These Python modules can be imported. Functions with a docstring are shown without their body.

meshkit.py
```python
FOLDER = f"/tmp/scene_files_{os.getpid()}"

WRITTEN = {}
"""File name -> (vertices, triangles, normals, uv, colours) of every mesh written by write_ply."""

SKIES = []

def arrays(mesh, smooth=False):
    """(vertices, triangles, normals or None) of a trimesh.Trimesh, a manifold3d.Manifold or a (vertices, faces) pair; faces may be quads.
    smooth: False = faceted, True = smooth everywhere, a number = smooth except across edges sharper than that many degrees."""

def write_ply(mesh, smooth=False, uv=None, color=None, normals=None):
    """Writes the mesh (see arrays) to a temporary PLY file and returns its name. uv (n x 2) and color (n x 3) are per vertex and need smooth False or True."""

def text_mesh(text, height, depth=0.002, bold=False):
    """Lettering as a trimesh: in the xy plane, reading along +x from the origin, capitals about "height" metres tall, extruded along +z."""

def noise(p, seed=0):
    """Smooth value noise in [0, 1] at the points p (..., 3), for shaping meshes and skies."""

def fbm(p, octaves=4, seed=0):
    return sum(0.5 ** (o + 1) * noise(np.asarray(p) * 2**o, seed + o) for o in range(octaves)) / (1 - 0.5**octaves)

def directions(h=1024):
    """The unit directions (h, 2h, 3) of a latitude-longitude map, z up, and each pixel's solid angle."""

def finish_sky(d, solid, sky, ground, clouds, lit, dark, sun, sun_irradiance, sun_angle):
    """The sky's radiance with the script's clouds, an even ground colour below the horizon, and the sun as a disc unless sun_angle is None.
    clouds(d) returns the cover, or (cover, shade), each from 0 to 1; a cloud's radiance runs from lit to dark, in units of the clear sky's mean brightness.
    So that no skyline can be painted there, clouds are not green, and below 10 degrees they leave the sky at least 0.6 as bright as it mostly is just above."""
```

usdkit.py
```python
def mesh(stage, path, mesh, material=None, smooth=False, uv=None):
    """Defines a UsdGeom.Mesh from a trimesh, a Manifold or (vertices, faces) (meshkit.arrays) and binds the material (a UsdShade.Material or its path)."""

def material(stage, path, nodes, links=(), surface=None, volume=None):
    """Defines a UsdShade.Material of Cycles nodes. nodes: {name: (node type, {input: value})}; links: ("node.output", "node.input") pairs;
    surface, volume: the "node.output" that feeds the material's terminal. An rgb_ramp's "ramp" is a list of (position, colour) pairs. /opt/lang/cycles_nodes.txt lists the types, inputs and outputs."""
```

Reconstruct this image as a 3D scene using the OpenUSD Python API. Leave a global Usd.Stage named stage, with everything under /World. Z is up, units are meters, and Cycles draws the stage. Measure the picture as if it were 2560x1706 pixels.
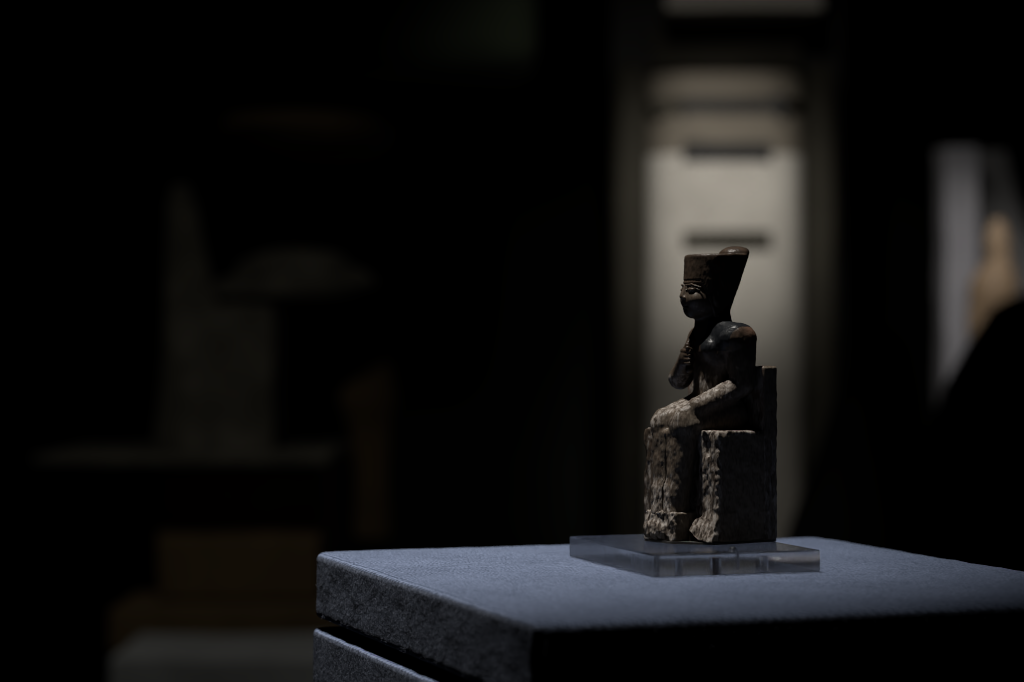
import math, random
import numpy as np
import trimesh
import manifold3d as m3
import usdkit, meshkit
from meshkit import fbm, noise
from pxr import Usd, UsdGeom, UsdLux, UsdShade, Sdf, Gf, Vt

random.seed(7)
RNG = np.random.default_rng(7)
stage = Usd.Stage.CreateInMemory()
UsdGeom.SetStageUpAxis(stage, UsdGeom.Tokens.z)
UsdGeom.SetStageMetersPerUnit(stage, 1.0)
UsdGeom.Xform.Define(stage, '/World')
UsdGeom.Scope.Define(stage, '/World/Looks')

# ------------------------------------------------------------------ camera and lamps
# x to the right, y away from the lens, z up; z = 0 is the top of the cloth covered lid
CAM_H, F_PX = 0.0555, 5933.0                       # eye height, focal length in pixels of a 2560 wide picture
cam = UsdGeom.Camera.Define(stage, '/World/camera')
cam.AddTranslateOp().Set(Gf.Vec3d(0, 0, CAM_H))
cam.AddRotateXOp().Set(90.0 + 0.164)
cam.CreateHorizontalApertureAttr(36.0)
cam.CreateVerticalApertureAttr(24.0)
cam.CreateFocalLengthAttr(36.0 * F_PX / 2560)
cam.CreateFocusDistanceAttr(0.595)
cam.CreateFStopAttr(12.8)
cam.CreateClippingRangeAttr(Gf.Vec2f(0.02, 100))
cam.CreateExposureAttr(0.0)

ST = np.array([0.0481, 0.611, 0.0501])[:2]          # where the statuette stands


def spot(name, pos, aim, power, radius, color, cone, soft):
    """A museum spot lamp, or an added fill light: a small bright disc in a housing with a beam angle."""
    l = UsdLux.SphereLight.Define(stage, '/World/' + name)
    d = np.array(aim, float) - np.array(pos, float)
    d /= np.linalg.norm(d)
    z = -d
    x = np.cross([0, 1, 0] if abs(z[2]) > .9 else [0, 0, 1], z); x /= np.linalg.norm(x)
    y = np.cross(z, x)
    M = Gf.Matrix4d(*x, 0, *y, 0, *z, 0, *[float(v) for v in pos], 1)
    l.AddTransformOp().Set(M)
    l.CreateIntensityAttr(power); l.CreateRadiusAttr(radius); l.CreateNormalizeAttr(True)
    l.CreateColorAttr(Gf.Vec3f(*color))
    s = UsdLux.ShapingAPI.Apply(l.GetPrim())
    s.CreateShapingConeAngleAttr(cone); s.CreateShapingConeSoftnessAttr(soft)
    return l


def bg(px, py, d):
    """A point d metres away seen at (px, py) of the photograph shown 2353 pixels wide."""
    k = F_PX * 2353 / 2560
    return np.array([(px - 1176.5) / k * d, d, CAM_H - (py - 799.6) / k * d])


KEY_AIM = (-.060, .665, 0.0)
spot('case_spot_lamp', (ST[0] - .150, ST[1] - .030, 0.78), KEY_AIM, 18.5, 0.011, (1.0, .955, .89), 17.5, 1.0)
spot('stele_spot_lamp', bg(1640, -1500, 2.9), bg(1650, 450, 4.5), 45.0, 0.05, (1.0, .955, .885), 9.0, 1.0)
spot('added_fill_light', bg(1500, -1700, 2.7), bg(1660, 760, 4.5), 9.5, 0.05, (1.0, .95, .86), 22, 1.0)  # added wide weak light that lifts the lower stele and its surroundings
spot('sculpture_spot_lamp', bg(300, -1700, 2.2), bg(520, 1420, 3.0), 3.4, 0.03, (1.0, .96, .86), 34, 1.0)
spot('right_spot_lamp', bg(2330, -1300, 2.6), bg(2250, 740, 3.9), 18.0, 0.03, (1.0, .95, .88), 9, 1.0)

# ------------------------------------------------------------------ helpers
USED = {}


def numbered(path):
    n = USED.get(path, 0)
    USED[path] = n + 1
    return path if n == 0 else f'{path}_{n:03d}'


def keys(prim, label=None, cat=None, group=None, kind=None):
    for k, v in (('label', label), ('category', cat), ('group', group), ('kind', kind)):
        if v:
            prim.SetCustomDataByKey(k, v)
    return prim


def thing(name, label, cat, loc=(0, 0, 0), rotz=0, group=None):
    x = UsdGeom.Xform.Define(stage, numbered('/World/' + name))
    x.AddTranslateOp().Set(Gf.Vec3d(*[float(v) for v in loc]))
    if rotz:
        x.AddRotateZOp().Set(float(rotz))
    return keys(x.GetPrim(), label, cat, group)


def obj(name, mesh, mat, parent=None, smooth=False, **kw):
    base = '/World' if parent is None else str(parent.GetPath())
    m = usdkit.mesh(stage, numbered(base + '/' + name), mesh, mat, smooth=smooth)
    return keys(m.GetPrim(), **kw)


def primvar(prim, name, values):
    UsdGeom.PrimvarsAPI(prim).CreatePrimvar(name, Sdf.ValueTypeNames.FloatArray, 'vertex').Set(Vt.FloatArray.FromNumpy(np.asarray(values, np.float32)))


def mat(name, nodes, links=(), surface='p.BSDF', volume=None):
    return usdkit.material(stage, '/World/Looks/' + name, nodes, links, surface=surface, volume=volume)


def rbox(sx, sy, sz, r, center=(0, 0, 0), seg=8):
    """A box with rounded edges."""
    s = m3.Manifold.sphere(r, seg * 4 if seg > 4 else 12)
    c = [s.translate((x * (sx / 2 - r), y * (sy / 2 - r), z * (sz / 2 - r))) for x in (-1, 1) for y in (-1, 1) for z in (-1, 1)]
    return m3.Manifold.batch_hull(c).translate(tuple(map(float, center)))


# ------------------------------------------------------------------ materials
def cloth_material(name, col, dark, nap, fibre, sheen, plain=.55, k=.11):
    """Woven wool felt: twill ribs, mottled nap, sheen."""
    n = {
        'tc': ('texture_coordinate', {}),
        'rib': ('wave_texture', {'wave_type': 'bands', 'bands_direction': 'x', 'scale': 330.0, 'distortion': 2.2, 'detail': 2.0, 'detail_scale': 1.5}),
        'rib2': ('wave_texture', {'wave_type': 'bands', 'bands_direction': 'diagonal', 'scale': 260.0, 'distortion': 3.0, 'detail': 2.0, 'detail_scale': 1.3}),
        'fine': ('noise_texture', {'scale': 1500.0, 'detail': 3.0, 'roughness': .7}),
        'mott': ('noise_texture', {'scale': 850.0, 'detail': 3.0, 'roughness': .6}),
        'wide': ('noise_texture', {'scale': 38.0, 'detail': 3.0, 'roughness': .55}),
        'wr': ('mix_float', {'fac': .5}),
        'h1': ('mix_float', {'fac': plain}),
        'h2': ('mix_float', {'fac': nap}),
        'h3': ('mix_float', {'fac': .12}),
        'ramp': ('rgb_ramp', {'ramp': [(.5 - k, dark), (.5, col), (.5 + k, fibre)]}),
        'b': ('bump', {'strength': .85, 'distance': .0004}),
        'p': ('principled_bsdf', {'roughness': .95, 'specular_ior_level': .15, 'sheen_weight': sheen, 'sheen_roughness': .45, 'sheen_tint': (.75, .82, 1.0)}),
    }
    l = [('tc.object', f'{k}.vector') for k in ('rib', 'rib2', 'fine', 'mott', 'wide')]
    l += [('rib.fac', 'wr.a'), ('rib2.fac', 'wr.b'), ('wr.result', 'h1.a'), ('fine.fac', 'h1.b'), ('h1.result', 'h2.a'), ('mott.fac', 'h2.b'), ('h2.result', 'h3.a'), ('wide.fac', 'h3.b'),
          ('h3.result', 'ramp.fac'), ('ramp.color', 'p.base_color'), ('h2.result', 'b.height'), ('b.normal', 'p.normal')]
    return mat(name, n, l)


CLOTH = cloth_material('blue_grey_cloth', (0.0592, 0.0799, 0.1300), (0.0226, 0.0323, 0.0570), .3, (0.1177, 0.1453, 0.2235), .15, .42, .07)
CLOTH_SIDE = cloth_material('blue_grey_cloth_shaded_nap', (.046, .056, .082), (.019, .023, .036), .6, (.105, .120, .160), .0, .95)  # nappier copy of the top cloth, side shade put into its darker colour
FIBRE = mat('wool_fibre', {'p': ('principled_bsdf', {'base_color': (0.1000, 0.1118, 0.1529), 'roughness': .9})})
GAP = mat('dark_gap_board', {'n': ('noise_texture', {'scale': 120.0}), 'r': ('rgb_ramp', {'ramp': [(.3, (.006, .006, .008)), (.7, (.012, .012, .014))]}), 'p': ('principled_bsdf', {'roughness': .9})},
          [('n.fac', 'r.fac'), ('r.color', 'p.base_color')])


def stone_material(name, a, b, c, scale=30., rough=.85, bump=.4, dist=.004):
    return mat(name, {
        'tc': ('texture_coordinate', {}),
        'n': ('noise_texture', {'scale': scale, 'detail': 6.0, 'roughness': .6}),
        'n2': ('noise_texture', {'scale': scale * .17, 'detail': 3.0}),
        'm': ('mix_float', {'fac': .45}),
        'r': ('rgb_ramp', {'ramp': [(.3, a), (.5, b), (.7, c)]}),
        'b': ('bump', {'strength': bump, 'distance': dist}),
        'p': ('principled_bsdf', {'roughness': rough, 'specular_ior_level': .3})},
        [('tc.object', 'n.vector'), ('tc.object', 'n2.vector'), ('n.fac', 'm.a'), ('n2.fac', 'm.b'), ('m.result', 'r.fac'), ('r.color', 'p.base_color'), ('n.fac', 'b.height'), ('b.normal', 'p.normal')])


def ivory_material(name, worn_rough=.8):
    """Dark stained ivory: brown skin, pale worn grain where the primvar "worn" says so, a blue black stain where "stain" does."""
    n = {
        'tc': ('texture_coordinate', {}),
        'worn': ('attribute', {'attribute': 'worn'}), 'stain': ('attribute', {'attribute': 'stain'}), 'red': ('attribute', {'attribute': 'red'}), 'brown_grey': ('attribute', {'attribute': 'brown_grey'}),
        'dn': ('map_range', {'from_min': .32, 'from_max': .62, 'to_min': .25, 'to_max': 1.0, 'clamp': True}), 'dm': ('math', {'math_type': 'multiply', 'use_clamp': True}), 'cd': ('mix_color', {'b': (.115, .096, .076)}),
        'grain': ('mapping', {'scale': (1.0, 1.0, .32)}),
        'n': ('noise_texture', {'scale': 900.0, 'detail': 5.0, 'roughness': .65, 'distortion': .6}),
        'n2': ('noise_texture', {'scale': 260.0, 'detail': 4.0, 'roughness': .6}),
        'n3': ('noise_texture', {'scale': 1700.0, 'detail': 3.0, 'roughness': .7}),
        'brown': ('rgb_ramp', {'ramp': [(.3, (0.0106, 0.0071, 0.0047)), (.5, (0.0212, 0.0141, 0.0097)), (.7, (0.0388, 0.0247, 0.0165))]}),
        'pale': ('rgb_ramp', {'ramp': [(.40, (0.0200, 0.0141, 0.0106)), (.47, (0.0882, 0.0718, 0.0588)), (.62, (0.2000, 0.1824, 0.1676))]}),
        'sum': ('math', {'math_type': 'add'}), 'half': ('math', {'math_type': 'multiply', 'value2': .5}), 'sub': ('math', {'math_type': 'subtract', 'value2': .25}),
        'w': ('math', {'math_type': 'add'}),
        'mask': ('map_range', {'range_type': 'smoothstep', 'from_min': .42, 'from_max': .58, 'to_min': 0.0, 'to_max': 1.0, 'clamp': True}),
        'sadd': ('math', {'math_type': 'add'}),
        'smask': ('map_range', {'range_type': 'smoothstep', 'from_min': .45, 'from_max': .55, 'to_min': 0.0, 'to_max': 1.0, 'clamp': True}),
        'c0': ('mix_color', {'b': (.085, .045, .030)}),
        'c1': ('mix_color', {}), 'c2': ('mix_color', {'b': (.0068, .0076, .0090)}),
        'rr': ('map_range', {'from_min': 0.0, 'from_max': 1.0, 'to_min': .38, 'to_max': worn_rough, 'clamp': True}),
        'b': ('bump', {'strength': .4, 'distance': .00016}),
        'b2': ('bump', {'strength': .2, 'distance': .00025}),
        'p': ('principled_bsdf', {'specular_ior_level': .15}),
    }
    l = [('tc.object', 'grain.vector'), ('grain.vector', 'n.vector'), ('tc.object', 'n2.vector'), ('grain.vector', 'n3.vector'),
         ('n2.fac', 'brown.fac'), ('n.fac', 'pale.fac'),
         ('n.fac', 'sub.value1'), ('sub.value', 'half.value1'), ('worn.fac', 'w.value1'), ('half.value', 'w.value2'), ('w.value', 'mask.value'),
         ('n2.fac', 'sum.value1'), ('sum.value', 'sadd.value1'), ('stain.fac', 'sadd.value2'), ('sadd.value', 'smask.value'),
         ('brown.color', 'c0.a'), ('red.fac', 'c0.fac'), ('c0.result', 'cd.a'), ('n3.fac', 'dn.value'), ('dn.result', 'dm.value1'), ('brown_grey.fac', 'dm.value2'), ('dm.value', 'cd.fac'), ('cd.result', 'c1.a'), ('pale.color', 'c1.b'), ('mask.result', 'c1.fac'),
         ('c1.result', 'c2.a'), ('smask.result', 'c2.fac'), ('c2.result', 'p.base_color'),
         ('mask.result', 'rr.value'), ('rr.result', 'p.roughness'), ('n3.fac', 'b.height'), ('n2.fac', 'b2.height'), ('b2.normal', 'b.normal'), ('b.normal', 'p.normal')]
    n['sum'] = ('math', {'math_type': 'multiply_add', 'value2': .5, 'value3': -.25})
    return mat(name, n, l)


IVORY = ivory_material('stained_ivory')
PAD = mat('dark_pad', {'n': ('noise_texture', {'scale': 400.0}), 'r': ('rgb_ramp', {'ramp': [(.3, (.010, .009, .009)), (.7, (.022, .020, .019))]}), 'p': ('principled_bsdf', {'roughness': .6})}, [('n.fac', 'r.fac'), ('r.color', 'p.base_color')])
ACRYLIC = mat('clear_acrylic', {
    'tc': ('texture_coordinate', {}), 'mp': ('mapping', {'scale': (1.0, 1.0, .04)}),
    'n': ('noise_texture', {'scale': 420.0, 'detail': 4.0, 'roughness': .7}),
    'b': ('bump', {'strength': .4, 'distance': .0004}),
    'g': ('principled_bsdf', {'base_color': (.66, .67, .68), 'transmission_weight': 1.0, 'roughness': .10, 'ior': 1.49}),
    't': ('transparent_bsdf', {'color': (.74, .74, .75)}),
    'm': ('mix_closure', {'fac': .22})},
    [('tc.object', 'mp.vector'), ('mp.vector', 'n.vector'), ('n.fac', 'b.height'), ('b.normal', 'g.normal'), ('g.BSDF', 'm.closure1'), ('t.BSDF', 'm.closure2')], surface='m.closure')
PEG = mat('brown_peg_wood', {'n': ('noise_texture', {'scale': 900.0}), 'r': ('rgb_ramp', {'ramp': [(.3, (.020, .010, .006)), (.7, (.045, .024, .014))]}), 'p': ('principled_bsdf', {'roughness': .6})}, [('n.fac', 'r.fac'), ('r.color', 'p.base_color')])
STEEL = mat('pin_steel', {'p': ('principled_bsdf', {'base_color': (.45, .46, .50), 'metallic': 1.0, 'roughness': .22})})

# ------------------------------------------------------------------ the cloth covered box
BOX_YAW = 19.4
FRONT = np.array([0.00523, 0.477])                  # its nearest corner
LA, LB = 0.153, 0.179                               # along the front edge, along the left edge
EA = np.array([math.cos(math.radians(BOX_YAW)), math.sin(math.radians(BOX_YAW))])
EB = np.array([-EA[1], EA[0]])
CENTER = FRONT + EA * LA / 2 + EB * LB / 2


def ring(hx, hy, r, n=150, m=9):
    """Rounded rectangle outline with a fixed count of points, and its outward normals."""
    P, N = [], []
    r = max(r, 1e-5)
    hx, hy = max(hx, r), max(hy, r)
    corners = [(hx - r, -(hy - r), -90), (hx - r, hy - r, 0), (-(hx - r), hy - r, 90), (-(hx - r), -(hy - r), 180)]
    for k, (cx, cy, a0) in enumerate(corners):
        A = np.radians(a0 + np.linspace(0, 90, m))
        P += [np.stack([cx + r * np.cos(A), cy + r * np.sin(A)], 1)]; N += [np.stack([np.cos(A), np.sin(A)], 1)]
        nx, ny, na = corners[(k + 1) % 4]
        e = np.radians(a0 + 90)
        nv = np.array([math.cos(e), math.sin(e)])
        s, t = np.array([cx, cy]) + r * nv, np.array([nx, ny]) + r * nv
        w = np.linspace(0, 1, n + 2)[1:-1]
        w = .5 - .5 * np.cos(np.pi * w) if True else w
        P += [s + (t - s) * w[:, None]]; N += [np.tile(nv, (n, 1))]
    return np.vstack(P), np.vstack(N)


def cloth_box(hx, hy, z0, z1, rc, rt, bottom, seed, seam=None, dome=.0004, amp=.00022):
    """Outside of a padded, cloth wrapped block as one skin with rounded edges; returns the side skin and the top skin."""
    prof = []                                         # (inset, z)
    if bottom:
        prof += [(.006, z0 - .0002), (.0025, z0)]
        prof += [(bottom - bottom * math.sin(a), z0 + bottom - bottom * math.cos(a)) for a in np.linspace(0, math.pi / 2, 5)]
        zs = z0 + bottom
    else:
        zs = z0
    prof += [(0, z) for z in np.linspace(zs, z1 - rt, 20)[1 if bottom else 0:]]
    prof += [(rt - rt * math.cos(a), z1 - rt + rt * math.sin(a)) for a in np.linspace(0, math.pi / 2, 9)[1:]]
    ins = rt + (min(hx, hy) - rt) * np.linspace(0, 1, 34)[1:] ** 1.5
    nside = len(prof)
    prof += [(i, z1) for i in ins]
    rows, nrm = [], []
    for k, (i, z) in enumerate(prof):
        P, N = ring(hx - i, hy - i, max(rc - i, .0004))
        rows.append(np.column_stack([P, np.full(len(P), z)]))
        up = np.clip((z - (z1 - rt)) / rt, 0, 1)
        c = math.sqrt(max(1 - up * up, 0))
        nrm.append(np.column_stack([N * c, np.full(len(P), up)]))
    V, NN = np.array(rows), np.array(nrm)
    K, S = V.shape[:2]
    v, nn = V.reshape(-1, 3), NN.reshape(-1, 3)
    d = (fbm(v * 130 + seed, 3, seed) - .5) * 2 * amp + (fbm(v * 600 + seed, 2, seed + 5) - .5) * .00012
    if dome:
        e = np.minimum(hx - abs(v[:, 0]), hy - abs(v[:, 1]))
        d = d + np.where(v[:, 2] > z1 - rt * .9, dome * np.clip(e / .03, 0, 1) ** .6, 0)
    if seam:                                          # folded cloth at the corner between the left and the front side
        sx, w, depth = seam
        low = np.clip((z1 - rt * .7 - v[:, 2]) / .003, 0, 1) * (v[:, 0] < -hx + .0035) * (v[:, 1] < -hy + .012)
        yy = v[:, 1] + hy
        d = d - depth * low * np.exp(-((yy - .0021) / w) ** 2) + .0005 * low * (np.exp(-((yy - .0007) / .0006) ** 2) + np.exp(-((yy - .0040) / .0009) ** 2))
    v = v + nn * d[:, None]
    idx = np.arange(K * S).reshape(K, S)
    a, b = idx[:-1], idx[1:]
    q = np.stack([a, np.roll(a, -1, 1), np.roll(b, -1, 1), b], -1)
    return v, q, nside, nn


def quads(v, q):
    q = q.reshape(-1, 4)
    return trimesh.Trimesh(v, np.vstack([q[:, [0, 1, 2]], q[:, [0, 2, 3]]]), process=True)


def fibres(v, nn, count, seed, weights=None, length=(.0006, .0016)):
    """Short loose wool fibres standing off the cloth."""
    r = np.random.default_rng(seed)
    pick = r.choice(len(v), count, p=weights)
    p0 = v[pick] - nn[pick] * .0001 + r.normal(0, .0002, (count, 3))
    n = nn[pick] + r.normal(0, .75, (count, 3))
    n /= np.linalg.norm(n, axis=1, keepdims=True)
    L = r.uniform(*length, count)[:, None]
    side = r.normal(0, 1, (count, 3))
    pts = np.stack([p0, p0 + n * L * .35 + side * L * .08, p0 + n * L * .65 + side * L * .25, p0 + n * L * .8 + side * L * .45], 1)
    return pts


def curves(name, pts, mat_, parent, width, **kw):
    c = UsdGeom.BasisCurves.Define(stage, numbered(str(parent.GetPath()) + '/' + name))
    c.CreateTypeAttr('linear')
    c.CreatePointsAttr(Vt.Vec3fArray.FromNumpy(pts.reshape(-1, 3).astype(np.float32)))
    c.CreateCurveVertexCountsAttr(Vt.IntArray.FromNumpy(np.full(len(pts), pts.shape[1], np.int32)))
    c.CreateWidthsAttr(Vt.FloatArray([width])); c.SetWidthsInterpolation('constant')
    UsdShade.MaterialBindingAPI.Apply(c.GetPrim()).Bind(mat_)
    return keys(c.GetPrim(), **kw)


def skin(parent, v, q, nside, nn, seed, count):
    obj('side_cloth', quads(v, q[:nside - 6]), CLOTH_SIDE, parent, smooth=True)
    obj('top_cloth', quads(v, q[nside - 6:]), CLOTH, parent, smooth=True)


LID_T = .0176
lid = thing('cloth_covered_slab', 'blue grey cloth covered slab with lit top carrying the statuette', 'display slab', (*CENTER, 0), BOX_YAW)
v, q, ns, nn = cloth_box(LA / 2, LB / 2, -LID_T, 0, .0046, .0021, .0016, 3, seam=(0, .0007, .0011))
skin(lid, v, q, ns, nn, 1, 0)
S_ = q.shape[1]
side_sel = np.arange(2 * S_, (ns + 1) * S_)
sel = side_sel[(v[side_sel, 0] < -LA / 2 + .004) | (v[side_sel, 1] < -LB / 2 + .004)]
# sample evenly over the visible sides
r_ = np.random.default_rng(11)
def side_points(hx, hy, z0, z1, n, r):
    t = r.uniform(.035, .965, n)
    left = r.uniform(0, 1, n) < .7
    p = np.where(left[:, None], np.column_stack([np.full(n, -hx), -hy + 2 * hy * t, np.zeros(n)]), np.column_stack([-hx + 2 * hx * t, np.full(n, -hy), np.zeros(n)]))
    p[:, 2] = r.uniform(z0, z1, n)
    nr = np.where(left[:, None], np.array([[-1., 0, 0]]), np.array([[0, -1., 0]]))
    return p, nr


p_, n_ = side_points(LA / 2, LB / 2, -LID_T + .001, -.001, 7000, r_)
curves('wool_fibre', fibres(p_, n_, 3000, 5, length=(.0003, .0007)), FIBRE, lid, .00003, kind='stuff')
BX = .0007                                          # the box below stands out a little
box = thing('display_box', 'blue grey cloth covered box below the slab, set off by a dark gap', 'display box', (*CENTER, 0), BOX_YAW)
v2, q2, ns2, nn2 = cloth_box(LA / 2 + BX, LB / 2 + BX, -.16, -LID_T - .0029, .0046, .0018, 0, 9, seam=(0, .0007, .0011), dome=0)
skin(box, v2, q2, ns2, nn2, 2, 0)
obj('neck', trimesh.creation.box([LA - .016, LB - .016, .010], trimesh.transformations.translation_matrix([0, 0, -LID_T - .0035])), GAP, box)
p_, n_ = side_points(LA / 2 + BX, LB / 2 + BX, -.05, -LID_T - .0045, 6000, r_)
curves('wool_fibre', fibres(p_, n_, 2500, 6, length=(.0003, .0007)), FIBRE, box, .00003, kind='stuff')

# ------------------------------------------------------------------ the acrylic block
AY = 18.6
ea = np.array([math.cos(math.radians(AY)), math.sin(math.radians(AY))]); eb = np.array([-ea[1], ea[0]])
AF, AA, AB, AT = np.array([.0341, .5677]), .0438, .0598, .0054
ac = AF + ea * AA / 2 + eb * AB / 2
Z_AC = .0006
ablock = thing('acrylic_block', 'clear grey acrylic block lying on the cloth under the statuette', 'acrylic block', (*ac, Z_AC), AY)
blk = rbox(AA, AB, AT, .00045, (0, 0, AT / 2), seg=3)
for hx_, hy_, hr_ in ((-AA / 2 + .175 * AA, -AB / 2 + .0050, .0010), (-AA / 2 + .69 * AA, -AB / 2 + .0055, .0012), (-AA / 2 + .0050, -AB / 2 + .30 * AB, .0011), (-AA / 2 + .0045, -AB / 2 + .62 * AB, .0009), (-AA / 2 + .40 * AA, -AB / 2 + .0060, .0015)):
    blk = blk - m3.Manifold.cylinder(AT - .0012, hr_, hr_, 32).translate((hx_, hy_, -.0002))
obj('block', blk, ACRYLIC, ablock, smooth=25)
peg = thing('mounting_peg', 'dark brown peg set in the acrylic block under the throne', 'mounting peg', (*(ac + ea * (-AA / 2 + .40 * AA) + eb * (-AB / 2 + .0060)), Z_AC))
obj('peg', m3.Manifold.cylinder(AT - .0016, .0014, .0014, 32).translate((0, 0, .00005)), PEG, peg, smooth=30)
Z_ST = Z_AC + AT + .0006

# ------------------------------------------------------------------ signed distance modelling (millimetres)
def smin(a, b, k):
    h = np.clip(.5 + .5 * (b - a) / k, 0, 1)
    return b + (a - b) * h - k * h * (1 - h)


def smax(a, b, k):
    return -smin(-a, -b, k)


def capsule(p, a, b, ra, rb):
    a, b = np.asarray(a, float), np.asarray(b, float)
    ab = b - a
    t = np.clip(((p - a) @ ab) / (ab @ ab), 0, 1)
    return np.linalg.norm(p - a - t[:, None] * ab, axis=1) - (ra + (rb - ra) * t)


def ellip(p, c, r):
    q_ = (p - np.asarray(c)) / np.asarray(r, float)
    k0 = np.linalg.norm(q_, axis=1)
    k1 = np.linalg.norm(q_ / np.asarray(r, float), axis=1)
    return k0 * (k0 - 1) / np.maximum(k1, 1e-6)


def boxd(p, c, h, r=0.):
    q_ = np.abs(p - np.asarray(c)) - (np.asarray(h, float) - r)
    return np.linalg.norm(np.maximum(q_, 0), axis=1) + np.minimum(q_.max(1), 0) - r


def roty(p, deg, c):
    a = math.radians(deg); c = np.asarray(c, float); d = p - c
    return np.column_stack([d[:, 0] * math.cos(a) - d[:, 1] * math.sin(a), d[:, 0] * math.sin(a) + d[:, 1] * math.cos(a), d[:, 2]]) + c


def surface_net(f, lo, hi, step, band=1.6):
    """Naive surface nets of f(points) < 0, evaluated finely only near the surface."""
    lo, hi = np.asarray(lo, float), np.asarray(hi, float)
    cs = step * 4
    nc = np.ceil((hi - lo) / cs).astype(int) + 1
    G = np.stack(np.meshgrid(*[lo[i] + cs * np.arange(nc[i]) for i in range(3)], indexing='ij'), -1).reshape(-1, 3)
    C = f(G).reshape(nc)
    n = (nc - 1) * 4 + 1
    ii = [np.clip(np.round(np.arange(n[i]) / 4).astype(int), 0, nc[i] - 1) for i in range(3)]
    D = C[np.ix_(*ii)].copy()
    nearm = np.argwhere(np.abs(D) < cs * 2.4)
    D[tuple(nearm.T)] = f(lo + step * nearm)
    s = D < 0
    corner = [(i, j, k) for i in (0, 1) for j in (0, 1) for k in (0, 1)]
    sl = lambda o: tuple(slice(o[i], n[i] - 1 + o[i]) for i in range(3))
    cnt = sum(s[sl(o)].astype(np.int8) for o in corner)
    act = np.argwhere((cnt > 0) & (cnt < 8))
    ids = -np.ones(n - 1, np.int64); ids[tuple(act.T)] = np.arange(len(act))
    acc, num = np.zeros((len(act), 3)), np.zeros(len(act))
    for a in corner:
        for ax in range(3):
            if a[ax] == 0:
                b = tuple(a[i] + (i == ax) for i in range(3))
                da, db = D[tuple((act + a).T)], D[tuple((act + b).T)]
                x = (da < 0) != (db < 0)
                t = np.where(x, da / np.where(x, da - db, 1), 0)
                pt = np.array(a, float) + t[:, None] * (np.array(b) - np.array(a))
                acc[x] += pt[x]; num[x] += 1
    V = lo + step * (act + acc / num[:, None])
    F = []
    for ax in range(3):
        u, w = (ax + 1) % 3, (ax + 2) % 3
        sA = [slice(1, n[i] - 1) for i in range(3)]; sA[ax] = slice(0, n[ax] - 1)
        sB = list(sA); sB[ax] = slice(1, n[ax])
        A, B = s[tuple(sA)], s[tuple(sB)]
        e = np.argwhere(A != B)
        off = np.ones(3, int); off[ax] = 0
        e = e + off
        flip = s[tuple(e.T)]
        eu, ew = np.eye(3, dtype=int)[u], np.eye(3, dtype=int)[w]
        qd = np.stack([ids[tuple((e - eu - ew).T)], ids[tuple((e - ew).T)], ids[tuple(e.T)], ids[tuple((e - eu).T)]], 1)
        qd[~flip] = qd[~flip][:, ::-1]
        F.append(qd)
    F = np.vstack(F)
    F = F[(F >= 0).all(1)]
    return trimesh.Trimesh(V, np.vstack([F[:, [0, 1, 2]], F[:, [0, 2, 3]]]), process=False)


def sstep(a, b, x):
    t = np.clip((x - a) / (b - a), 0, 1)
    return t * t * (3 - 2 * t)


def carve(mesh, amount, freq, seed, octaves=4, bias=.5):
    """Uneven worn surface: moves the vertices along their normals by noise."""
    d = (fbm(mesh.vertices * freq + 31.7, octaves, seed) - bias) * 2 * amount
    mesh.vertices = mesh.vertices + mesh.vertex_normals * np.asarray(d)[:, None]
    return mesh


def to_m(mesh):
    mesh.vertices = mesh.vertices * .001
    return mesh


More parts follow.
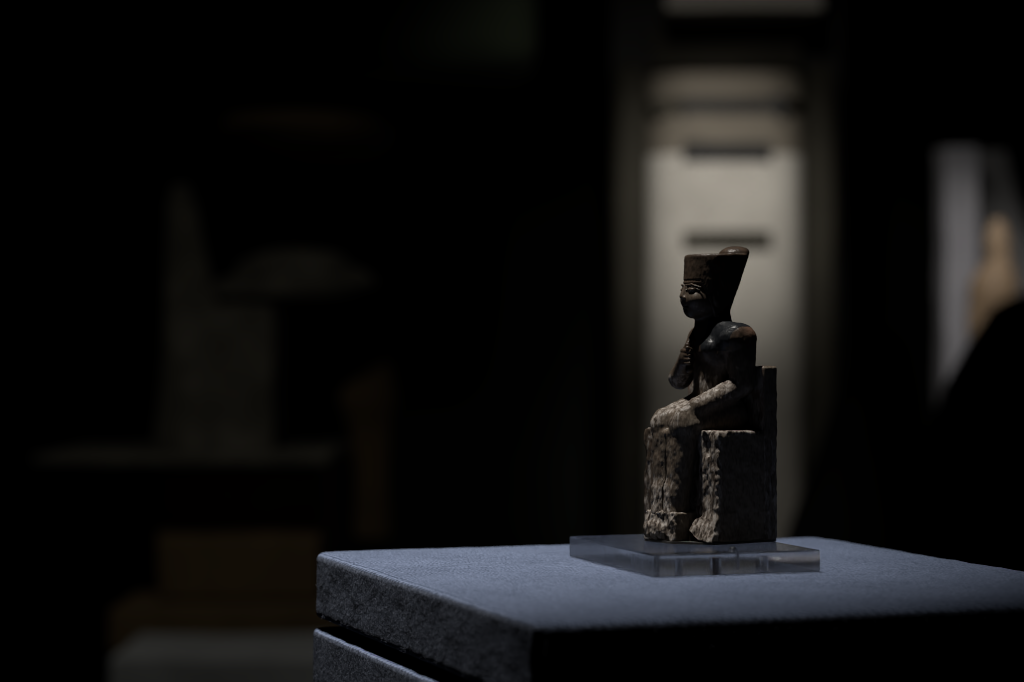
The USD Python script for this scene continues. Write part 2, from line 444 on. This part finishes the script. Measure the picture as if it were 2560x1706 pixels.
# ---- statuette, local frame in mm: +x the way it faces, +y its left, z up
HEAD_C, HEAD_TURN = np.array([-3.6, 0, 62.]), -17.
TH_X0, TH_X1, TH_Y, SEAT_Z = -13.5, 6.3, 15.0, 28.0


KR = np.array([[.942, 0, -.335], [0, 1, 0], [.335, 0, .942]])
KILT = KR @ np.array([1.6, 0, 32.4])
TWIST, TW_C = -20., (-5., 0., 0.)


def sd_body(p):
    q = roty(p, -TWIST, TW_C)
    # torso
    d = ellip(q, (-5.2, 0, 48.0), (4.9, 9.4, 8.2))
    d = smin(d, ellip(q, (-4.6, 0, 38.5), (4.5, 6.9, 8.5)), 3.0)
    d = smin(d, ellip(p, (-4.2, 0, 31.5), (5.6, 8.6, 6.0)), 2.5)
    for s in (-1, 1):
        d = smin(d, ellip(q, (-2.1, 4.2 * s, 48.6), (2.5, 3.9, 2.9)), 1.3)          # chest
        d = smin(d, capsule(q, (-5.2, 3.2 * s, 54.6), (-5.3 - 1.8 * (s > 0), 8.3 * s + (s > 0), 51.2), 2.3, 4.0), 1.8)   # shoulder
    d = smin(d, capsule(q, (-5.2, 0, 50.5), (-4.7, 0, 58.0), 5.3, 4.5), 2.6)         # neck
    # left arm, hanging, forearm on the lap
    arm = smin(capsule(p, (-5.5, 9.7, 51.), (-5.6, 10.6, 40.2), 4.3, 3.2), capsule(p, (-5.6, 10.3, 39.3), (5.4, 6.0, 33.9), 2.9, 2.5), .8)
    d = smin(d, arm, .55)
    hand = capsule(p, (5.0, 5.6, 33.7), (8.8, 4.4, 31.8), 2.3, 2.0)
    d = smin(d, hand, .6)
    # right arm, bent across the chest
    d = smin(d, capsule(q, (-5.3, -8.3, 51.), (.7, -9.5, 41.2), 3.9, 2.9), .7)
    d = smin(d, capsule(q, (.8, -9.4, 40.9), (2.4, -.4, 46.0), 2.85, 1.9), .8)
    # fist: palm, four knuckles one above the other, thumb
    w = q - np.array([.4, 2.8, 0])
    d = smin(d, ellip(w, (2.1, -2.4, 46.4), (1.9, 1.7, 2.1)), .5)
    for k in range(4):
        zk = 48.1 - 1.02 * k
        d = smin(d, capsule(w, (3.3 - .12 * abs(k - 1), -2.5, zk), (2.3, -.25 + .15 * k, zk - .15), .62, .56), .12)
    d = smin(d, capsule(w, (1.5, -1.3, 48.3), (2.7, -.3, 48.9), .6, .5), .25)
    # thighs, knees, shins
    for s in (-1, 1):
        d = smin(d, capsule(p, (-5.0, 5.8 * s, 31.4), (7.6, 3.9 * s, 29.3), 5.2, 3.9), 1.6)
        shin = capsule(p, (7.7, 3.7 * s, 29.0), (9.6, 2.3 * s, 4.5), 3.8, 2.6)
        d = smin(d, shin, 1.0)
        d = smin(d, capsule(p, (8.0, 2.5 * s, 8.3), (11.2, 2.6 * s, 7.0), 2.2, 1.5), 1.0)    # foot
    d = smin(d, boxd(p @ np.array([[.942, 0, -.335], [0, 1, 0], [.335, 0, .942]]).T + np.array([0, 0, 0]), KILT, (7.6, 6.4, 2.6), 1.4), 1.5)                   # kilt over the lap
    d = smin(d, boxd(p, (8.6, 0, 15.), (2.6, 2.5, 13.), 1.), .8)                      # stone left between the shins
    d = smin(d, boxd(p, (10.2, -.6, 8.5), (1.9, 4.4, 6.), 1.4), 1.6)
    crack = boxd(roty(p, 0, (0, 0, 0)), (12.6, .15 + .0, 17.), (2.6, .22, 9.5), .1)
    d = smax(d, -crack, .4)
    # head
    h = roty(p, -HEAD_TURN, HEAD_C)
    e = ellip(h, (-3.4, 0, 62.3), (6.5, 5.5, 6.6))
    e = smin(e, ellip(h, (-.85, 0, 61.0), (4.5, 4.7, 4.4)), 1.5)
    e = smin(e, capsule(h, (1.6, -.7, 58.4), (1.6, .7, 58.4), 1.2, 1.2), 1.6)       # chin
    for s in (-1, 1):
        e = smin(e, capsule(h, (.9, .9 * s, 58.35), (-3.6, 4.4 * s, 60.4), 1.2, 1.4), 1.4)    # jaw
        e = smin(e, ellip(h, (1.5, 2.7 * s, 61.3), (1.7, 1.9, 1.6)), 1.2)             # cheek
    for s in (-1, 1):
        e = smax(e, -ellip(h, (3.7, 2.3 * s, 64.0), (1.2, 1.75, .75)), .5)           # eye hollow
        e = smin(e, ellip(h, (2.3, 2.35 * s, 63.85), (1.1, 1.5, .66)), .15)           # eye
        e = smin(e, capsule(h, (3.2, 1.0 * s, 63.75), (2.75, 2.4 * s, 64.5), .17, .19), .15)   # lids
        e = smin(e, capsule(h, (2.75, 2.4 * s, 64.5), (1.15, 4.2 * s, 63.75), .19, .15), .15)
        e = smin(e, capsule(h, (3.2, 1.1 * s, 63.5), (2.7, 2.5 * s, 63.1), .16, .18), .15)
        e = smin(e, capsule(h, (2.7, 2.5 * s, 63.1), (1.1, 4.4 * s, 63.7), .18, .15), .15)
        e = smin(e, capsule(h, (3.55, .9 * s, 65.0), (2.75, 3.1 * s, 65.15), .26, .25), .5)   # brow
        e = smin(e, capsule(h, (2.75, 3.1 * s, 65.15), (.8, 4.9 * s, 64.4), .25, .2), .4)
        e = smin(e, ellip(h, (-3.2, 5.7 * s, 62.3), (1.25, .7, 2.1)), .4)              # ear
        e = smax(e, -ellip(h, (-2.9, 6.5 * s, 62.4), (.6, .5, 1.2)), .3)
    e = smin(e, capsule(h, (3.1, 0, 64.7), (3.95, 0, 62.15), .5, .8), .45)             # nose
    for s in (-1, 1):
        e = smin(e, ellip(h, (3.4, .85 * s, 61.75), (.8, .62, .6)), .25)
    e = smax(e, -capsule(h, (3.1, -1.5, 59.62), (3.1, 1.5, 59.62), .3, .3), .12)       # mouth line
    e = smin(e, capsule(h, (2.85, -.9, 60.05), (2.85, .9, 60.05), .42, .42), .25)
    e = smin(e, capsule(h, (2.7, -.8, 59.15), (2.7, .8, 59.15), .42, .42), .25)
    e = smax(e, -capsule(h, (3.05, -.7, 58.75), (3.05, .7, 58.75), .3, .3), .3)
    return smin(d, e, .9)


def crown_section(z):
    """centre x, radius in x, radius in y at height z"""
    t = (z - 65.) / 8.
    cx = -4.1 - 1.5 * t
    a = 7.35 + 1.15 * t
    low = np.clip((65. - z) / 8., 0, 1)
    a = a - low * .15
    cx = cx + low * .35
    return cx, a, a * .86


def sd_crown(p):
    h = roty(p, -HEAD_TURN, HEAD_C)
    z = h[:, 2]
    cx, a, b = crown_section(z)
    qx, qy = (h[:, 0] - cx) / a, h[:, 1] / b
    k = np.sqrt(qx * qx + qy * qy)
    d = (k - 1) * np.minimum(a, b) * .97
    top = 73.0 - .02 * (h[:, 0] + 3)
    d = smax(d, z - top, .8)
    hair = 65.25 + np.where(h[:, 0] < .6, (h[:, 0] - .6) * 2.3, 0)
    hair = np.maximum(hair, 56.8)
    d = smax(d, (hair - z) * np.where(h[:, 0] < .6, .42, 1.), .25)
    # low stump of the tall back piece
    d = smin(d, smax(ellip(h, (-10.9, 0, 73.0), (4.4, 4.4, 2.1)), (k - 1) * 7.2, .9), .2)
    groove = smax(np.abs(k - 1) * 6 - .18, np.abs(z - hair - .9) - .12, .05)
    return smax(d, -groove, .1)


def sd_throne(p):
    d = boxd(p, ((TH_X0 + TH_X1) / 2, 0, SEAT_Z / 2), ((TH_X1 - TH_X0) / 2, TH_Y, SEAT_Z / 2), .5)
    e1 = np.hypot(p[:, 0] - TH_X1, p[:, 1] - TH_Y); e2 = np.hypot(p[:, 2] - SEAT_Z, p[:, 1] - TH_Y); e3 = np.hypot(p[:, 0] - TH_X1, p[:, 2] - SEAT_Z)
    chip = np.asarray(fbm(p * .55 + 5, 3, 60))
    d = d + np.clip(chip - .40, 0, 1) * 1.7 * (np.exp(-(e1 / 1.1) ** 2) + np.exp(-(e2 / 1.1) ** 2) + np.exp(-(e3 / 1.3) ** 2))
    p0 = p
    p = p + (np.stack([np.asarray(fbm(p * .28 + 11 * i, 3, 70 + i)) for i in range(3)], 1) - .5) * np.array([1.0, 1.8, 1.5])
    # broken front left part: a hollow between shin and corner, a bite below the seat, a broken foot
    d = smax(d, -ellip(p, (7.5, 5.2, 17.0), (3.6, 2.3, 11.0)), .3)
    d = smax(d, -ellip(p, (9.6, 11.0, 14.), (3.9, 3.2, 8.0)), .3)
    d = smax(d, -ellip(p, (7.0, 10.4, 24.2), (1.9, 1.7, 3.6)), .2)
    d = smax(d, -ellip(p, (7.0, 14.4, 25.0), (1.2, 1.0, 2.8)), .2)
    d = smax(d, -ellip(p, (7.6, -15.2, 20.), (2.2, 1.6, 5.0)), .4)
    wedge = smax(smax(.80 * (p[:, 0] - 9.4) + .30 * (p[:, 2]) + .12 * (p[:, 1] - 10.), p[:, 2] - 8.6 + .55 * np.abs(p[:, 1] - 13.), .6), np.maximum(np.abs(p[:, 1] - 10.8) - 4.0, -p[:, 0]), .4)
    d = smin(d, smax(wedge, -p[:, 2], .2), .5)
    d = smax(d, -ellip(p, (8.4, 6.2, 5.5), (2.2, 1.3, 4.0)), .3)
    p = p0
    sag = ellip(p, (-1., 12., 31.0), (8., 5., 3.1))
    d = smax(d, -sag, .6)
    return d


def sd_backrest(p):
    d = boxd(p, (-11.2, 0, 22.0), (2.45, TH_Y + .12, 22.2), .7)
    return smax(d, -ellip(p, (-11.4, 16.2, 9.), (1.8, 1.25, 6.)), .4)


def sd_slab(p):
    p = p + (np.stack([np.asarray(fbm(p * .4 + 17 * i, 3, 80 + i)) for i in range(3)], 1) - .5) * np.array([1.6, .8, .7]) * sstep(9, 12, p[:, 0])[:, None]
    d = boxd(p, (9.2, 0, 3.65), (3.8, 6.3, 3.65), .4)
    d = smin(d, ellip(p, (12.3, -1.5, 2.6), (2.0, 4.6, 2.6)), 1.0)
    d = smin(d, boxd(p, (6.5, 4.9, 3.6), (2.0, 1.3, 3.55), .4), .5)
    d = smax(d, -ellip(p, (7.0, 7.6, 1.0), (3.0, 2.0, 4.8)), .5)
    return d


def sd_flail(p):
    p = roty(p, -TWIST, TW_C) - np.array([.4, 2.8, 0])
    d = capsule(p, (1.6, -1.6, 43.6), (2.2, -1.9, 49.6), .95, .7)
    d = smin(d, ellip(p, (1.7, -1.4, 43.2), (1.1, 1.2, .9)), .4)
    for k in range(3):
        d = smin(d, capsule(p, (2.2, -1.9 - .2 * k, 49.4), (-1.4 - .3 * k, -5.6 - .9 * k, 53.6), .5, .6), .2)
    return d


def marks(mesh, part):
    """worn / stain / red amounts per vertex from place, outline and chance: wear of the object itself."""
    p = mesh.vertices
    x, y, z = p.T
    g = np.asarray(fbm(p * .42 + 3.1, 4, 21))
    g2 = np.asarray(fbm(p * np.array([.9, .9, .3]) + 9.7, 4, 22))
    worn = np.full(len(p), .02); stain = np.full(len(p), -.6); red = np.clip((g2 - .5) * .9, 0, .3)
    nrm = mesh.vertex_normals
    if part == 'body':
        lap = sstep(30.5, 32.5, z) * sstep(41.0, 39.0, z) * sstep(-4.5, -1.5, x + .25 * (y - 6)) * sstep(.25, .75, nrm[:, 2])
        arm = sstep(34, 35, z) * sstep(42., 40.5, z) * sstep(5.2, 6.5, y) * sstep(-6.8, -5.8, x) * sstep(.1, .6, nrm[:, 2])
        shins = sstep(29.5, 27., z) * (sstep(17.5, 9., z + 13. * (g2 - .5)) * .75 + .30) * sstep(4.5, 8.5, x + .35 * g2)
        knee = sstep(9., 11.5, x) * sstep(26, 30, z) * .45
        waist = sstep(44.5, 41., z) * sstep(33., 37., z) * sstep(-4., -1., x) * .38
        chestline = np.exp(-((z - 49.5 - .35 * y) / 1.6) ** 2) * sstep(2.5, 5., y) * sstep(-4.5, -2., x) * .38
        worn = worn + np.maximum.reduce([lap * .38, arm * .42, shins * .80, knee, waist, chestline]) * (.55 + .9 * g)
        worn += .35 * np.exp(-(((x + 2.5) / 1.5) ** 2 + ((y - 10.5) / 2.2) ** 2 + ((z - 40.0) / 1.4) ** 2))
        st = sstep(46.5, 49., z) * sstep(59., 57.0, z + .2 * y) * sstep(1.5, 3.2, y) * sstep(12.4, 10.8, y - .25 * (z - 50)) * sstep(-9.2, -7.4, x)
        st2 = np.exp(-(((x - 2.2) / 2.2) ** 2 + ((y + 1.7) / 2.6) ** 2 + ((z - 46.5) / 2.6) ** 2))
        stain = -.25 + np.maximum(st * .95, st2 * 1.0)
        red = np.maximum(red, .8 * np.exp(-(((x + 6.5) / 2.4) ** 2 + ((y - 12.2) / 2.2) ** 2 + ((z - 53.) / 2.5) ** 2)))
        worn = worn * (z < 54) + .10 * (z > 57) * (g > .55)
        worn = np.where(z < 31, worn * sstep(.75, .3, nrm[:, 1]), worn)
    elif part == 'throne':
        front = sstep(3.0, 5.6, x) * (.45 + .55 * sstep(-9., 0., y)) * sstep(.1, .45, nrm[:, 0] + .35 * nrm[:, 2])
        worn = worn + front * (.30 + .75 * g2) + .45 * front * sstep(7., 3., z) + .25 * sstep(.6, .9, nrm[:, 2]) * (.4 + g)
        edge = np.exp(-((x - TH_X1) / .8) ** 2 - ((y - TH_Y) / .7) ** 2)
        worn = np.maximum(worn, edge * (.35 + .7 * g))
        rim = np.exp(-((y - TH_Y) / 1.3) ** 2 - ((z - SEAT_Z) / 1.1) ** 2)
        worn = np.maximum(worn, rim * (.45 + .5 * g2))
        worn += .45 * (np.asarray(fbm(p * np.array([2.4, 2.4, 1.3]), 4, 40)) - .24) * sstep(.6, .9, nrm[:, 1])
        red = np.maximum(red, .9 * np.exp(-(((y - 13.6) / 1.1) ** 2 + ((x - 6) / 1.5) ** 2 + ((z - 24) / 2.6) ** 2)))
    elif part == 'slab':
        worn = worn + sstep(11.4, 12.6, x) * (.55 + .75 * g2) * sstep(.7, .3, nrm[:, 1]) + .55 * sstep(.5, .9, nrm[:, 2])
        red = np.maximum(red, .9 * sstep(-3.5, -5.5, y) * sstep(5., 1., z))
    elif part == 'crown':
        worn = worn + .12 * (g2 - .3) + .13 * sstep(.8, .98, nrm[:, 2])
        red = red * .5
    elif part == 'backrest':
        worn = worn + .55 * (g2 - .2) + .2 * sstep(.6, .9, nrm[:, 1]) * sstep(30, 22, z)
        worn = worn + .25 * sstep(.3, .8, nrm[:, 0]); red = np.clip(red + .9 * sstep(.3, .8, nrm[:, 0]), 0, 1.)
    elif part == 'flail':
        stain = np.full(len(p), .1); worn = worn + .25 * g
    side = sstep(.35, .8, nrm[:, 1])
    brown_grey = {'throne': .25 + 1.2 * side, 'backrest': .3 + .9 * side, 'slab': .3 + 1.0 * side, 'crown': .06 + .06 * (x > 0), 'flail': .1 + 0 * x}.get(part)  # paler brown grey tone, strongest on surfaces facing its left
    if part == 'body':
        brown_grey = .12 + .14 * sstep(48, 44, z) + ( .14 * sstep(36, 30, z)) + .28 * sstep(5.5, 8., y) * sstep(50, 46, z) + .08 * sstep(41, 38, z) * sstep(.2, .6, nrm[:, 2]) + .35 * sstep(.4, .8, nrm[:, 1]) * sstep(34, 28, z) + .22 * sstep(57.5, 59, z) * sstep(-1, 2, x) + .15 * sstep(46, 42, z)
    brown_grey = brown_grey * (.55 + .9 * g2)
    return worn, stain, red, brown_grey


statue = thing('seated_statuette', 'small dark brown ivory statuette of a seated figure in a flat crown on a throne', 'statuette', (*ST, Z_ST), 215.5)
PARTS = {
    'body': (sd_body, (-14, -17, 3), (16, 17, 70), .24),
    'crown': (sd_crown, (-17, -10, 54), (6, 10, 78), .24),
    'throne': (sd_throne, (-15, -17, -1), (9, 17, 31), .30),
    'backrest': (sd_backrest, (-15, -17, -1), (-7, 17, 46), .32),
    'foot_slab': (sd_slab, (3, -9, -1), (16, 9, 9), .26),
    'flail': (sd_flail, (-5, -12, 40), (6, 3, 56), .24),
}
for name, (f, lo, hi, step) in PARTS.items():
    m = surface_net(f, lo, hi, step)
    key = 'slab' if name == 'foot_slab' else name
    P = m.vertices.copy()
    worn, stain, red, brown_grey = marks(m, key)
    rough = np.clip(worn - .12, 0, .7) * np.where((name == 'throne') & (m.vertex_normals[:, 1] > .6), .25, 1)
    # smooth skin where polished, torn grain where worn
    d = (np.asarray(fbm(P * np.array([2.6, 2.6, .7]) + 4, 4, 5)) - .5) * 2 * (.08 + .30 * rough) + (np.asarray(fbm(P * .35, 3, 6)) - .5) * .5 * (0 if name in ('flail',) else (.6 if name == 'crown' else 1)) * np.where((P[:, 2] > 56.5) & (name == 'body'), .15, 1)
    face = (P[:, 2] > 56.5) & (P[:, 0] > -3) if name == 'body' else np.zeros(len(P), bool)
    d = np.where(face, d * .35, d)
    m.vertices = P + m.vertex_normals * d[:, None]
    if name in ('throne', 'backrest', 'foot_slab'):
        m.vertices[:, 2] = np.maximum(m.vertices[:, 2], 0.0)
    pr = obj(name, to_m(m), IVORY, statue, smooth=True)
    for k, w in (('worn', worn), ('stain', stain), ('red', red), ('brown_grey', brown_grey)):
        primvar(pr, k, w)
# thin dark pad between statuette and acrylic, as wide as the throne
pad = m3.CrossSection([[(-12.6, -13.6), (5.6, -13.8), (12.2, -5.0), (12.4, 5.0), (5.8, 13.6), (-12.6, 13.8)]]).offset(1.2, m3.JoinType.Round).extrude(.58)
pm = pad.to_mesh()
padt = trimesh.Trimesh(pm.vert_properties[:, :3], pm.tri_verts)
padt.apply_translation([0, 0, -.58])
obj('pad', to_m(padt), PAD, statue)

# holding pin in front of the throne, its head on the acrylic and its shank inside
def cam_ray(px, py, z):
    """Where the sight line through (px, py) of the 2560 wide photograph meets the level z."""
    t = F_PX * (CAM_H - z) / (py - 870.)
    return np.array([(px - 1280.) / F_PX * t, t, z])


pin_at = cam_ray(1832, 1374, Z_AC + AT)
pin = thing('mounting_pin', 'tiny shiny metal pin at the near edge of the acrylic block', 'mounting pin', pin_at)
prof = np.array([[0, .0007], [.0004, .00066], [.00075, .0005], [.0009, .00025], [.0009, 0], [.00042, 0], [.00042, -.0045], [0, -.0047]])
obj('pin', trimesh.creation.revolve(prof[::-1], sections=20), STEEL, pin, smooth=30)

# ------------------------------------------------------------------ out of focus gallery behind
SD = 4.5
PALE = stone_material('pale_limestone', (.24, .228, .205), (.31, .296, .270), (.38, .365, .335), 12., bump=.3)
JAMB = stone_material('brown_limestone', (.016, .014, .010), (.022, .020, .014), (.030, .027, .019), 12.)  # also colours some of the painted slit shade on the stele
BAND = stone_material('darker_limestone', (.085, .073, .057), (.11, .097, .078), (.14, .124, .10), 12.)  # darker, browner tone for the upper panel blocks
DARK = stone_material('black_granite', (.006, .006, .006), (.009, .009, .009), (.014, .014, .014), 40., rough=.7)  # shared by the dark sculptures and the painted slit shade
DIM = stone_material('grey_brown_stone', (.012, .0115, .009), (.060, .056, .045), (.135, .126, .103), 17.)
TAN = stone_material('tan_pottery', (.17, .115, .07), (.26, .185, .12), (.36, .27, .19), 20., rough=.6)
GREYP = stone_material('dark_grey_plaster', (.07, .07, .075), (.10, .10, .105), (.13, .13, .135), 9.)
BLUE = stone_material('blue_grey_plaster', (.16, .16, .18), (.21, .21, .235), (.26, .26, .28), 9.)
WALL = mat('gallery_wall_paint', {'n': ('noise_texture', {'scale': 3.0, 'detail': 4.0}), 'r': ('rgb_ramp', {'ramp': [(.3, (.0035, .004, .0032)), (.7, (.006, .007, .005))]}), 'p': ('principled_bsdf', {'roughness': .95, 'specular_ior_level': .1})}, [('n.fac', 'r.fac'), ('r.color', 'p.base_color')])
STEP = stone_material('pale_grey_paint', (.16, .165, .17), (.24, .25, .26), (.33, .34, .355), 9.)
BROWN = stone_material('brown_wood', (.05, .032, .014), (.075, .05, .022), (.1, .066, .03), 14.)


def slab_px(x0, x1, y0, y1, d, depth, r=.004, wob=.002, seed=0, origin=None):
    """A stone slab filling x0..x1, y0..y1 (pixels of the 2353 wide view) at distance d, depth metres thick behind its face."""
    a, b = bg(x0, y1, d), bg(x1, y0, d)
    s = b - a
    m = rbox(s[0], depth, s[2], min(r, s[0] * .45, s[2] * .45, depth * .45), ((a[0] + b[0]) / 2, d + depth / 2, (a[2] + b[2]) / 2), seg=3)
    m = m.refine_to_length(max(s[0], s[2]) / 14)
    t = m.to_mesh()
    t = trimesh.Trimesh(t.vert_properties[:, :3], t.tri_verts)
    t.vertices = t.vertices + (np.stack([np.asarray(noise(t.vertices * 18 + 7 * i + seed, seed)) for i in range(3)], 1) - .5) * 2 * wob
    if origin is not None:
        t.apply_translation(-np.asarray(origin))
    return t


def pilaster(x0, x1, y0, y1, d, depth, r, origin):
    a, b = bg(x0, y1, d), bg(x1, y0, d)
    w, h = b[0] - a[0], b[2] - a[2]
    c = m3.CrossSection.square((w - 2 * r, depth - 2 * r), True).offset(r, m3.JoinType.Round, circular_segments=48)
    m = c.extrude(h).translate(((a[0] + b[0]) / 2 - origin[0], d + depth / 2 - origin[1], a[2] - origin[2])).to_mesh()
    return trimesh.Trimesh(m.vert_properties[:, :3], m.tri_verts)


base = bg(1660, 1700, SD)
stele = thing('stone_stele', 'tall pale limestone false door stele lit from above behind the statuette', 'stele', base)
def st(name, x0, x1, y0, y1, d, depth, m, r=.004):
    obj(name, slab_px(x0, x1, y0, y1, d, depth, r, origin=base, seed=len(USED)), m, stele, smooth=40)


st('back_slab', 1405, 1936, -120, 1700, SD + .14, .12, DARK)
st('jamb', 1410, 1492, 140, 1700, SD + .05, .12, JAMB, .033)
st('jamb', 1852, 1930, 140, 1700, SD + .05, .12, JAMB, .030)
st('cornice', 1530, 1892, -120, 22, SD - .05, .18, PALE)
st('lintel', 1494, 1840, 52, 160, SD + .09, .05, JAMB)
obj('panel_block', pilaster(1490, 1858, 166, 226, SD, .20, .088, base), BAND, stele, smooth=30)
obj('panel_block', pilaster(1490, 1858, 262, 351, SD, .20, .088, base), BAND, stele, smooth=30)
obj('panel_block', pilaster(1490, 1858, 352, 1700, SD, .20, .088, base), PALE, stele, smooth=30)

st('slit_shade', 1566, 1806, 216, 276, SD + .003, .05, DARK)  # dark strips set on the stone in place of shade inside slits
st('slit_shade', 1500, 1590, 226, 266, SD + .012, .05, JAMB)
st('slit_shade', 1570, 1774, 326, 372, SD - .005, .05, DARK)
st('slit_shade', 1570, 1774, 532, 574, SD - .005, .05, JAMB)
# dark sloping sculpture that cuts into the stele's lower right
def loft(sections, d, depth, n=40, origin=(0, 0, 0)):
    """Rounded upright body: sections are (y pixel, left x pixel, right x pixel); depth is its thickness as a share of its width."""
    ys = np.array([s[0] for s in sections], float)
    yy = np.linspace(ys[0], ys[-1], 48)
    L, R = np.interp(yy, ys, [s[1] for s in sections]), np.interp(yy, ys, [s[2] for s in sections])
    rows = []
    for y_, l, r in zip(yy, L, R):
        c = bg((l + r) / 2, y_, d); w = abs(bg(r, y_, d)[0] - bg(l, y_, d)[0]) / 2
        A = np.linspace(0, 2 * np.pi, n, endpoint=False)
        rows.append(np.column_stack([c[0] + w * np.cos(A), d + w * depth * np.sin(A), np.full(n, c[2])]))
    V = np.vstack(rows + [rows[0].mean(0, keepdims=True), rows[-1].mean(0, keepdims=True)])
    K = len(rows); F = []
    for k in range(K - 1):
        for j in range(n):
            a, b, c_, e = k * n + j, k * n + (j + 1) % n, (k + 1) * n + (j + 1) % n, (k + 1) * n + j
            F += [[a, c_, b], [a, e, c_]]
    for j in range(n):
        F += [[K * n, j, (j + 1) % n], [K * n + 1, (K - 1) * n + (j + 1) % n, (K - 1) * n + j]]
    t = trimesh.Trimesh(V, F, process=False)
    t.fix_normals()
    t.apply_translation(-np.asarray(origin))
    return t


o = bg(1985, 1700, 3.2)
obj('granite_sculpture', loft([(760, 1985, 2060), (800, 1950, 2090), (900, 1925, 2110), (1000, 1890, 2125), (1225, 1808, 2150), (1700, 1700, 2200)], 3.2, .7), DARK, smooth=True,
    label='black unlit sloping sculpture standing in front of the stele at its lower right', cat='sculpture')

# pale slab with a two lobed tan jar on the right, dark shapes in front of it
o = bg(2260, 1000, 3.9)
rs = thing('plaster_slab', 'pale blue grey upright slab at the right edge of the picture', 'slab', o)
obj('slab', slab_px(2172, 2250, 335, 1100, 3.9, .10, origin=o, seed=4), BLUE, rs, smooth=40)
obj('side_panel', slab_px(2252, 2420, 345, 1100, 3.98, .08, origin=o, seed=5), GREYP, rs, smooth=40)
obj('clay_jar', loft([(505, 2282, 2306), (530, 2268, 2316), (562, 2262, 2322), (595, 2270, 2322), (628, 2240, 2332), (660, 2226, 2340), (690, 2226, 2334), (740, 2222, 2290), (840, 2230, 2258)], 3.75, .9), TAN, smooth=True,
    label='tan clay jar with narrow neck before the pale slab at the right', cat='jar')
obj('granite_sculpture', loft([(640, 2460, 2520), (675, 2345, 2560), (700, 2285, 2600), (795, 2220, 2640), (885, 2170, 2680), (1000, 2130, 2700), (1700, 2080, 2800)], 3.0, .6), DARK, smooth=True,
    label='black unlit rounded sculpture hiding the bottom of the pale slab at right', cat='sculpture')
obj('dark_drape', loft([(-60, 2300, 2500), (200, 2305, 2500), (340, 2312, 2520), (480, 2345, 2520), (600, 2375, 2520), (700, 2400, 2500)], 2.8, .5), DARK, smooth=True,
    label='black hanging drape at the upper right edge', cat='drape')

# dim left side: weathered seated sculpture on a plinth, lampshade, ledge
LDD = 3.4
o = bg(520, 1060, LDD)
sc = thing('stone_sculpture', 'dim weathered grey stone sculpture on the plinth at the left', 'sculpture', o)
obj('pillar', loft([(425, 395, 435), (470, 382, 452), (560, 378, 470), (700, 376, 500), (820, 372, 560), (940, 360, 620), (1046, 345, 640)], LDD, .6, origin=o), DIM, sc, smooth=True)
obj('torso', loft([(572, 640, 720), (584, 590, 790), (605, 545, 800), (628, 540, 850), (655, 470, 868), (682, 440, 835), (700, 500, 742), (722, 470, 640)], LDD + .06, .45, origin=o), DIM, sc, smooth=True)
obj('side_block', slab_px(430, 628, 700, 1044, LDD - .02, .16, origin=o, seed=8), DIM, sc, smooth=40)
o = bg(420, 1390, LDD)
pl = thing('display_plinth', 'dim grey plinth with a pale top edge under the weathered sculpture', 'plinth', o)
obj('top_slab', slab_px(70, 755, 1046, 1072, LDD - .14, .45, origin=o, seed=9), DIM, pl, smooth=40)
obj('block', slab_px(360, 742, 1078, 1240, LDD - .05, .35, origin=o, seed=10), BROWN, pl, smooth=40)
obj('foot', slab_px(360, 735, 1236, 1376, LDD - .10, .42, origin=o, seed=11), BROWN, pl, smooth=40)
obj('ledge', slab_px(250, 1100, 1400, 1500, LDD - .20, .5, seed=12), BROWN, smooth=40, label='dim brown wooden ledge below the plinth at the left', cat='ledge')
obj('stone_step', slab_px(250, 1100, 1512, 1720, LDD - .45, .6, seed=13), STEP, smooth=40, label='grey stone step along the bottom left of the picture', cat='step')
obj('pendant_lampshade', loft([(268, 520, 860), (300, 505, 900), (335, 560, 890), (362, 640, 860), (378, 690, 810)], LDD, .9), BROWN, smooth=True,
    label='dim brown bowl shaped lampshade hanging at the upper left', cat='lampshade')
obj('figure_relief', loft([(770, 830, 870), (840, 800, 900), (920, 775, 915), (980, 800, 900), (1100, 815, 895), (1240, 810, 900)], LDD + .2, .5), BROWN, smooth=True,
    label='very dim brown upright figure between the sculpture and the stele', cat='sculpture')
GREEN = mat('dark_green_paint', {'n': ('noise_texture', {'scale': 5.0}), 'r': ('rgb_ramp', {'ramp': [(.3, (.014, .022, .010)), (.7, (.022, .032, .016))]}), 'p': ('principled_bsdf', {'roughness': .9})}, [('n.fac', 'r.fac'), ('r.color', 'p.base_color')])
obj('ceiling_beam', slab_px(330, 1235, -260, 160, 4.2, .3, .05, seed=14), GREEN, smooth=40, label='dark green beam crossing the upper left of the picture', cat='beam')
wm = trimesh.creation.box([9, .1, 6], trimesh.transformations.translation_matrix([0, 5.6, .6]))
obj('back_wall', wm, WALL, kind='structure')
